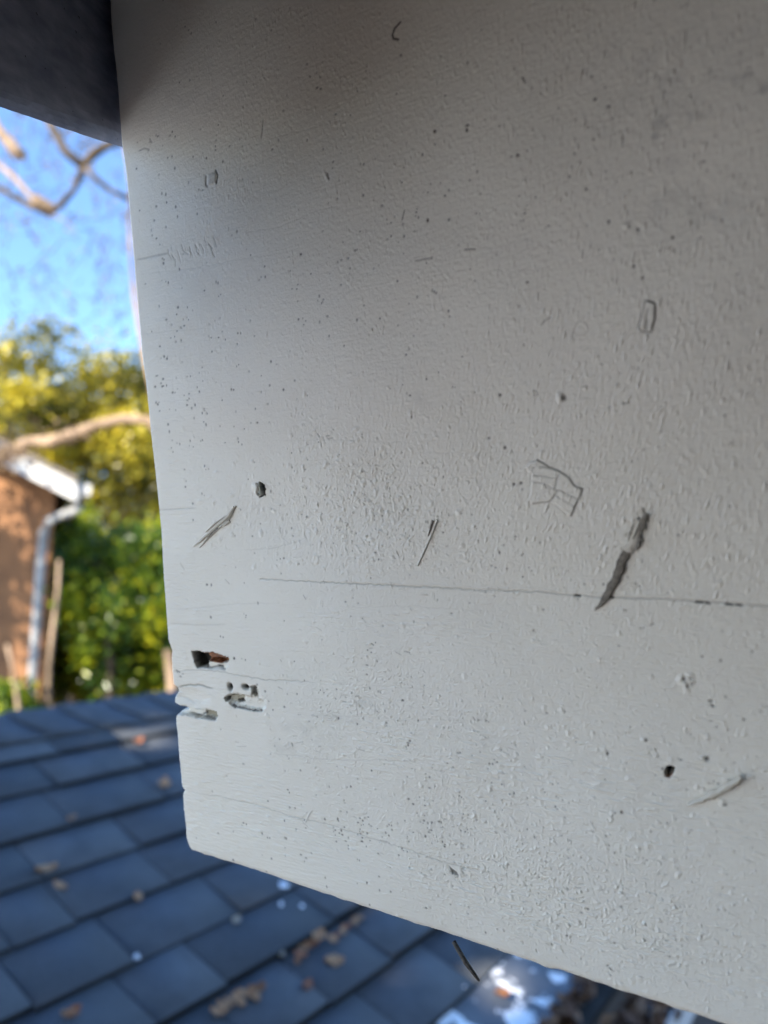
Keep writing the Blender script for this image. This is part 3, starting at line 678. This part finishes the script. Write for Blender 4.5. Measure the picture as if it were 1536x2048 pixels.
M['leaf_brown'] = noisy('brown_dead_leaf', (.26, .11, .05), (.40, .19, .09), 40, .7)
from mathutils import Matrix
Rroof = Matrix((tuple(rc_), tuple(rs), tuple(rn))).transposed()
protos = {}
def dead_leaf(px, py, size, kind, rot, label, group=None, h=.008):
    key = (kind, round(size, 3), int(rot*10) % 3)
    if key not in protos:
        me = leaf_mesh(len(protos)+3, size, .35, None); me.materials.append(M[kind]); protos[key] = me
    o = bpy.data.objects.new('dead_leaf', protos[key]); COL.objects.link(o)
    s, c = rpx(px, py); o.location = rf(s, c, h)
    o.rotation_mode = 'XYZ'; o.rotation_euler = (Rroof @ Matrix.Rotation(rot, 3, 'Z') @ Matrix.Rotation(random.uniform(-.25, .25), 3, 'X')).to_euler()
    return tag(o, label, 'leaf', group)
GL = 'dead leaves lying on the roof'
dead_leaf(273, 1491, .038, 'leaf_orange', .3, 'orange leaf on the sunlit patch near the ridge', GL)
dead_leaf(327, 1578, .045, 'leaf_tan', .9, 'pink-tan leaf just left of the board end, below the sunlit patch', GL)
dead_leaf(141, 1647, .022, 'leaf_tan', .2, 'small faded leaf alone on the left middle of the roof', GL)
dead_leaf(89, 1752, .040, 'leaf_tan', 2.9, 'larger of the two pale leaves together at the far left', GL)
dead_leaf(116, 1785, .030, 'leaf_tan', 2.0, 'smaller of the two leaves together at the far left, on the course line', GL)
dead_leaf(273, 1806, .026, 'leaf_tan', 1.2, 'small tan leaf below the lower corner of the board', GL)
dead_leaf(470, 1852, .024, 'leaf_pale', .4, 'pale round leaf resting on a dark course line', GL)
dead_leaf(558, 1918, .022, 'leaf_pale', 1.4, 'pale speck of leaf left of the leaf-filled gap', GL)
dead_leaf(613, 1984, .026, 'leaf_orange', .4, 'orange-brown leaf below the leaf-filled gap', GL)
dead_leaf(663, 1935, .040, 'leaf_tan', 2.5, 'long curved tan leaf right of the leaf-filled gap', GL)
dead_leaf(1000, 2000, .035, 'leaf_brown', 2.5, 'tan leaf on the grey flashing between the sun spots', GL)
gx = [(603,1912,.04),(612,1905,.05),(625,1898,.045),(596,1925,.05),(590,1938,.035),(680,1877,.045),(688,1868,.04),(705,1858,.045),(660,1893,.05),(668,1886,.035),
      (440,2032,.05),(452,2024,.045),(468,2012,.05),(486,2004,.05),(498,1995,.045),(505,2010,.05),(478,2022,.04),(510,2000,.035),(142,2042,.05),(130,2046,.04),(430,2042,.05),(520,1990,.04),(715,1850,.035)]
for i, (x, y, s) in enumerate(gx):
    dead_leaf(x, y, round(s*.52, 3), random.choice(['leaf_orange', 'leaf_tan', 'leaf_brown', 'leaf_tan']), random.uniform(0, 3), 'dead leaf caught in the dark gap under a shingle course', 'leaves caught in the shingle gap', .012)
dead_leaf(633, 1894, .040, 'leaf_tan', .3, 'widest pale leaf at the top of the leaf-filled gap', GL, .016)
M['fleck'], _, _ = mat('white_glint', (.85, .88, .92), .25, .6)  # white discs stand for glints, the highlight put into the colour
def fleck(px, py, r, label):
    mb = MB(); s, c = rpx(px, py); N = 10; V = [rf(s, c, .016)]
    ring = [rf(s+r*math.cos(2*math.pi*k/N)*random.uniform(.7, 1.2), c+r*math.sin(2*math.pi*k/N)*random.uniform(.7, 1.2), .009) for k in range(N)]
    bot = [p - rn*.004 for p in ring]
    mb.add(V+ring+bot, [(0, 1+k, 1+(k+1) % N) for k in range(N)] + [(1+k, 1+N+k, 1+N+(k+1) % N, 1+(k+1) % N) for k in range(N)])
    return tag(mb.build('glint_disc', M['fleck'], None, True), label, 'paint chip', 'white glint discs on the roof')
fleck(271, 1922, .006, 'tiny white disc standing for a glint on the lower left shingles')
fleck(566, 1778, .014, 'large white disc standing for a glint just under the edge of the board')
fleck(560, 1815, .005, 'left of two small glint discs below the large one'); fleck(602, 1821, .006, 'right of two small glint discs below the large one')
for (x, y, r) in [(925,1985,.006),(1098,2008,.006)]:
    fleck(x, y, r, 'white disc standing for a bright spot of light on the grey flashing')

# ------------------------------------------------------------------ ground
M['ground'] = noisy('leafy_ground', (.085, .06, .04), (.19, .125, .075), 2.2, .9, None, .5, .05)
mb = MB(); mb.add([(-300, -300, -3.4), (300, -300, -3.4), (300, 300, -3.4), (-300, 300, -3.4)], [(0, 1, 2, 3)])
tag(mb.build('ground', M['ground']), None, None, None, 'structure')
M['bounce'] = noisy('pale_bounce', (.68, .67, .65), (.76, .75, .72), 1.5, .9)
mb = MB(); mb.add([(-42, -22, -3.396), (-5.5, -22, -3.396), (-5.5, 3.4, -3.396), (-42, 3.4, -3.396)], [(0, 1, 2, 3)])  # unseen pale sheet added to bounce sunlight up onto the board
tag(mb.build('bounce_sheet', M['bounce']), None, None, None, 'structure')

# ------------------------------------------------------------------ neighbour's house
M['stucco'] = noisy('orange_brown_stucco', (.17, .085, .042), (.27, .135, .062), 3, .9)
M['white'] = noisy('white_trim', (.40, .40, .39), (.48, .48, .46), 6, .5)
M['pipe'] = noisy('pale_grey_pipe', (.30, .31, .31), (.40, .40, .39), 4, .4)
M['hroof'] = noisy('brown_roofing', (.10, .09, .08), (.16, .14, .12), 10, .9)
HD = 8.0
hs = empty('neighbour_house', at(20, 1400, HD), 'orange-brown house with white sloping eave at the left edge', 'house')
c1 = at(104, 1100, HD); xr = c1[0]
eL, eR = at(-420, 672, HD), at(190, 978, HD)
mb = MB(); zc = at(104, 955, HD)[2]; zl = at(-420, 700, HD)[2]; xl = at(-420, 700, HD)[0]
mb.hexa([(xl, HD, -3.4), (xr, HD, -3.4), (xr-3.6, HD+7, -3.4), (xl-3.6, HD+7, -3.4), (xl, HD, zl), (xr, HD, zc), (xr-3.6, HD+7, zc), (xl-3.6, HD+7, zl)])
mb.build('wall', M['stucco'], hs)
mb = MB(); d = eR-eL; mb.box(eL + np.array([0, -.45, -.21]), d, (0, .04, 0), (0, 0, .21)); mb.build('rake_board', M['white'], hs)
mb = MB(); mb.box(eL + np.array([0, -.48, .0]), d, (-4.1, 8., 0), (0, 0, .06)); mb.build('roof', M['hroof'], hs)
mb = MB(); w0 = eR + np.array([0, -.4, -.13]); mb.box(w0, (.12, 0, 0), (-4.0, 7.8, 0), (0, 0, .12)); mb.build('gutter', M['white'], hs)
mb = MB(); q = [at(158, 1016, HD-.25), at(146, 1024, HD-.2), at(118, 1032, HD-.14), at(98, 1042, HD-.12), at(88, 1062, HD-.12), at(80, 1150, HD-.12), at(70, 1290, HD-.12), at(62, 1400, HD-.12), at(56, 1480, HD-.12), at(42, 1700, HD-.12)]
mb.tube(q, [.048]*len(q), 10); mb.build('downspout', M['pipe'], hs, True)

# ------------------------------------------------------------------ vegetation
M['bark'] = noisy('sunlit_bark', (.13, .09, .055), (.42, .30, .20), 4, .9, (1, 1, .4), .6, .02)
M['barkdark'] = noisy('dark_bark', (.035, .028, .018), (.11, .08, .05), 9, .9, (1, 1, .4), .6, .02)
M['olive'] = foliage_mat('olive_leaves', [(0, (.035, .045, .012)), (.4, (.14, .14, .022)), (.68, (.46, .39, .035)), (1, (.75, .60, .05))], .28, .45)
M['green'] = foliage_mat('fresh_green_leaves', [(0, (.025, .05, .01)), (.5, (.075, .15, .018)), (.7, (.38, .46, .025)), (1, (.72, .66, .03))], .26, .45)
M['dull'] = foliage_mat('dull_green_leaves', [(0, (.03, .035, .015)), (.6, (.08, .085, .03)), (1, (.28, .20, .07))], .45, .3)
M['autumn'] = foliage_mat('tan_twig_leaves', [(0, (.10, .07, .06)), (.6, (.24, .16, .09)), (1, (.42, .28, .13))], .6, .3)
def crown(name, cen, rad, nclump, nleaf, size, m, parent, seed, spread=.17, gap=None, tone_hi=None):
    g = np.random.default_rng(seed); cen = np.array(cen); rad = np.array(rad)
    cl = g.standard_normal((nclump, 3)); cl /= np.linalg.norm(cl, axis=1)[:, None]; cl *= (g.random((nclump, 1))**.45)
    w_ = g.random(nclump)+.3; k = g.choice(nclump, nleaf, p=w_/w_.sum())
    ctone = g.random(nclump)
    pos = cl[k] + g.standard_normal((nleaf, 3))*spread*(.6+.8*g.random((nclump, 1))[k])
    pos = cen + pos*rad
    tone = np.clip(.55*ctone[k] + .45*g.random(nleaf) + (.12 if tone_hi is None else tone_hi)*(g.random(nleaf) < .06)*4, 0, 1)
    if gap is not None: keep = gap(pos); pos, tone = pos[keep], tone[keep]
    V, F, T = leaf_cloud(pos, size, tone, seed=seed+1)
    return link(name, mesh_np(name, V, F, {'tone': T}), m, parent)
def tree(name, px, yd, pyc, rpx_, rz, label, cat, group, m, nl, size, seed, trunk_r=.12, ncl=60, **k):
    c = at(px, pyc, yd); root = empty(name, (c[0], c[1], -3.4), label, cat, group)
    rad = rpx_*yd/F_PX
    mb = MB(); pts = [(c[0]+.05*math.sin(i*2.1+seed), c[1]+.05*math.cos(i*1.7), -3.4+(c[2]+rz*.3+3.4)*i/6) for i in range(7)]
    mb.tube(pts, [trunk_r*(1-.11*i) for i in range(7)], 9, jit=.1)
    for j in range(6):
        an = j*1.05+seed; z0 = c[2]-rz*.5+j*rz*.12; p0 = (c[0], c[1], z0); p2 = (c[0]+math.cos(an)*rad*.75, c[1]+math.sin(an)*rad*.75, z0+rz*.5)
        mb.tube([p0, tuple((np.array(p0)+np.array(p2))/2+np.array([0, 0, .1])), p2], [trunk_r*.4, trunk_r*.28, trunk_r*.1], 6)
    mb.build('trunk', M['barkdark'], root, True)
    crown('crown', c, (rad, rad*.8, rz), ncl, nl, size, m, root, seed, **k)
    return root
tree('broadleaf_tree', 150, 13, 860, 300, 1.95, 'olive-green tree with yellow-lit top beyond the neighbour house', 'tree', 'trees beyond the roof', M['olive'], 17000, .13, 11, .16, 90, spread=.10)
tree('broadleaf_tree', -10, 16, 900, 210, 1.9, 'dull tree at the left edge behind the pale bough', 'tree', 'trees beyond the roof', M['dull'], 11000, .14, 12, .16, 60, spread=.12)
tree('broadleaf_tree', 420, 15, 950, 260, 2.2, 'darker tree half hidden behind the board end', 'tree', 'trees beyond the roof', M['olive'], 15000, .13, 13, .16, 60, spread=.15)
for i, (px, yd, pyc, r, rz, lb, mm) in enumerate([(330, 24, 1080, 170, 3.2, 'far dark tree deepest behind the green shrubs', 'dull'), (120, 26, 1120, 190, 3.0, 'far tree showing between downspout and green shrubs', 'dull'), (560, 25, 1090, 210, 3.4, 'far tree hidden mostly by the board', 'olive')]):
    tree('broadleaf_tree', px, yd, pyc, r, rz, lb, 'tree', 'trees beyond the roof', M[mm], 12000, .24, 30+i, .2, 60, spread=.2)
for i, (px, yd, pyc, r, rz, lb, nl) in enumerate([(265, 8.6, 1200, 135, 1.05, 'bright green shrub right beside the board end', 17000), (175, 9.6, 1300, 110, .9, 'yellow-green shrub between the downspout and the bright green one', 12000),
                                             (330, 9.2, 1330, 130, .8, 'low leafy shrub just above the roof ridge by the board', 12000), (100, 10.6, 1120, 120, .9, 'thin yellow-green shrub behind the downspout elbow', 9000), (20, 7.0, 1440, 80, .35, 'small shrub at the foot of the orange-brown wall', 4000),
                                             (450, 9.8, 1230, 150, 1.1, 'green shrub behind the board', 9000)]):
    tree('shrub', px, yd, pyc, r, rz, lb, 'shrub', 'green shrubs beyond the roof', M['green'], nl, .085, 50+i, .05, 70, spread=.13)
wp = at(10, 1150, HD) + np.array(SUN)*3.2  # unseen tree added out of frame to dapple the wall
rt_ = empty('broadleaf_tree', (wp[0], wp[1], -3.4), 'unseen leafy tree added to throw dappled shade on the orange-brown wall', 'tree')
mb = MB(); mb.tube([(wp[0], wp[1], -3.4), (wp[0]+.1, wp[1], -1), (wp[0], wp[1], wp[2])], [.14, .11, .06], 9, jit=.1); mb.build('trunk', M['barkdark'], rt_, True)
crown('crown', wp + np.array([0, 0, .3]), (1.5, 1.5, 1.0), 26, 3000, .13, M['olive'], rt_, 71, spread=.16)
# bare tree whose limbs cross the sky
BD = 6.0
bt = empty('bare_tree', (at(420, 1400, BD)[0], BD, -3.4), 'bare tree with pale bough and crooked branches against the sky', 'tree')
def T(pts, r, part, m=None, dz=0):
    mb = MB(); P_ = [at(x, y, BD+dz+.03*i) for i, (x, y) in enumerate(pts)]
    r = [r[0] + (r[1]-r[0])*i/(len(pts)-1) for i in range(len(pts))]
    mb.tube(P_, [q*random.uniform(.85, 1.2) for q in r], 8, jit=.2); return mb.build(part, m or M['bark'], bt, True)
tk = MB(); P_ = [(at(430, 1400, BD)[0], BD, -3.45)] + [at(x, y, BD) for x, y in ((445,1700),(425,1350),(392,1050),(352,900),(318,800),(293,710),(279,650),(270,590),(263,520),(260,450),(262,380),(258,330),(250,285),(262,150),(300,-100))]
tk.tube(P_, [.16,.15,.13,.11,.08,.055,.038,.026,.022,.016,.016,.018,.018,.018,.016,.012], 9, jit=.15); tk.build('trunk', M['bark'], bt, True)
T([(335,885),(300,842),(250,838),(200,848),(150,868),(100,884),(60,882),(30,900),(-20,925),(-120,950)], [.042, .062], 'limb')
T([(163,330),(190,305),(215,291),(240,283),(262,280)], [.040, .028], 'limb', M['barkdark']); T([(163,330),(130,302),(112,268),(95,235),(80,180),(60,60)], [.042, .030], 'limb', M['barkdark'])
T([(163,330),(160,350),(150,378),(125,405),(97,428),(60,410),(30,395),(0,378),(-60,350)], [.030, .026], 'limb', M['barkdark'])
T([(95,424),(72,402),(55,385),(30,358),(0,332),(-50,290)], [.028, .024], 'limb'); T([(112,420),(92,410),(74,402)], [.03, .055], 'limb')
T([(163,330),(200,365),(225,382),(262,400)], [.024, .022], 'limb', M['barkdark']); T([(40,312),(20,285),(0,262),(-40,200)], [.055, .045], 'limb'); T([(100,428),(128,440),(147,455),(156,482)], [.008, .004], 'limb')
tw = MB(); rw = random.Random(9); tips = []
for k in range(260):
    x, y = rw.uniform(-40, 262), rw.uniform(150, 640); 
    if y > 480 and rw.random() < .35: x = rw.uniform(190, 275)
    an = rw.uniform(0, 6.28); l = rw.uniform(15, 60); dz = rw.uniform(-.6, 1.4)
    pts = []; 
    for i in range(5):
        pts.append(at(x, y, BD+dz)); x += math.cos(an)*l/4; y += math.sin(an)*l/4; an += rw.uniform(-.6, .6); tips.append((x, y, BD+dz))
    tw.tube(pts, [.005, .0045, .004, .003, .002], 4)
tag(tw.build('twigs', M['barkdark'], bt), None, None, None, 'stuff')
cen = [at(x+rw.uniform(-12, 12), y+rw.uniform(-12, 12), d) for x, y, d in tips for _ in range(1) if y < 480 or rw.random() < .3]
cen += [at(random.gauss(15, 30), random.gauss(905, 16), BD-.2+random.uniform(-.3, .3)) for _ in range(260)] + [at(random.gauss(110, 60), random.gauss(862, 12), BD-.1+random.uniform(-.2, .2)) for _ in range(70)]
V, Fc, Tt = leaf_cloud(np.array(cen), .04, rng.random(len(cen)), seed=77)
tag(link('leaves', mesh_np('leaves', V, Fc, {'tone': Tt}), M['autumn'], bt), None, None, None, 'stuff')
# saplings and a post
def stem(name, pts, r, yd, m, label, cat):
    mb = MB(); P_ = [at(x, y, yd) for x, y in pts]; P_[-1] = np.array([P_[-1][0], P_[-1][1], -3.42]); mb.tube(P_, [r*(.6+.4*i/(len(P_)-1)) for i in range(len(P_))], 8, jit=.1)
    return tag(mb.build(name, m, None, True), label, cat)
stem('tree_trunk', [(118,1120),(116,1180),(106,1260),(98,1330),(96,1400),(92,1500)], .028, 7.4, M['bark'], 'slim tan trunk just right of the pale downspout', 'tree trunk')
stem('tree_trunk', [(14,1290),(24,1330),(32,1380),(40,1440),(44,1500)], .022, 6.6, M['bark'], 'thin bent trunk at the far left above the ridge', 'tree trunk')
stem('tree_trunk', [(235,1150),(225,1200),(215,1260),(222,1330),(226,1450)], .05, 8.2, M['barkdark'], 'dim trunk inside the green shrubs', 'tree trunk')
stem('wooden_post', [(335,1300),(340,1330),(345,1365),(352,1420)], .045, 5.5, M['bark'], 'pale sunlit post touching the board end above the ridge', 'post')

# ------------------------------------------------------------------ unseen tree added to shade the roof, with gaps cut for sun spots
S_ = np.array(SUN)
spots = [(330,1478,.035),(365,1474,.05),(290,1486,.0),(985,1962,.01),(1040,1975,.0)]
tg = [(rf(*rpx(x, y), .01), r) for x, y, r in spots]
shade = empty('added_shade_tree', (-4.3, -5.0, -3.4), 'unseen leafy tree added behind the viewpoint to shade the roof', 'tree')
mb = MB(); mb.tube([(-4.3, -5.0, -3.4), (-4.2, -5.0, 0), (-4.0, -4.6, 3.0), (-3.6, -4.0, 4.6)], [.3, .24, .18, .08], 10, jit=.08)
mb.build('trunk', M['barkdark'], shade, True)
def gaps(pos):
    k = np.ones(len(pos), bool)
    for p, r in tg:
        v = pos-p; t = v@S_; d = np.linalg.norm(v - t[:, None]*S_, axis=1); k &= d > (r+.05)
    return k
cc = np.array([-.4, 1.7, -.5]) + S_*6.5
g = np.random.default_rng(5); n = 38000
u = np.cross(S_, [0, 0, 1]); u /= np.linalg.norm(u); v = np.cross(S_, u)
d2 = np.sqrt(g.random(n))*2.1; an = g.random(n)*6.283
pos = cc + (d2*np.cos(an))[:, None]*u + (d2*np.sin(an))[:, None]*v + (g.standard_normal(n)*.55)[:, None]*S_
pos = pos[gaps(pos)]
V, Fc, Tt = leaf_cloud(pos, .10, g.random(len(pos)), seed=6, asp=.8)
link('crown', mesh_np('crown', V, Fc, {'tone': Tt}), M['green'], shade)
print('board grid', NB, NA)
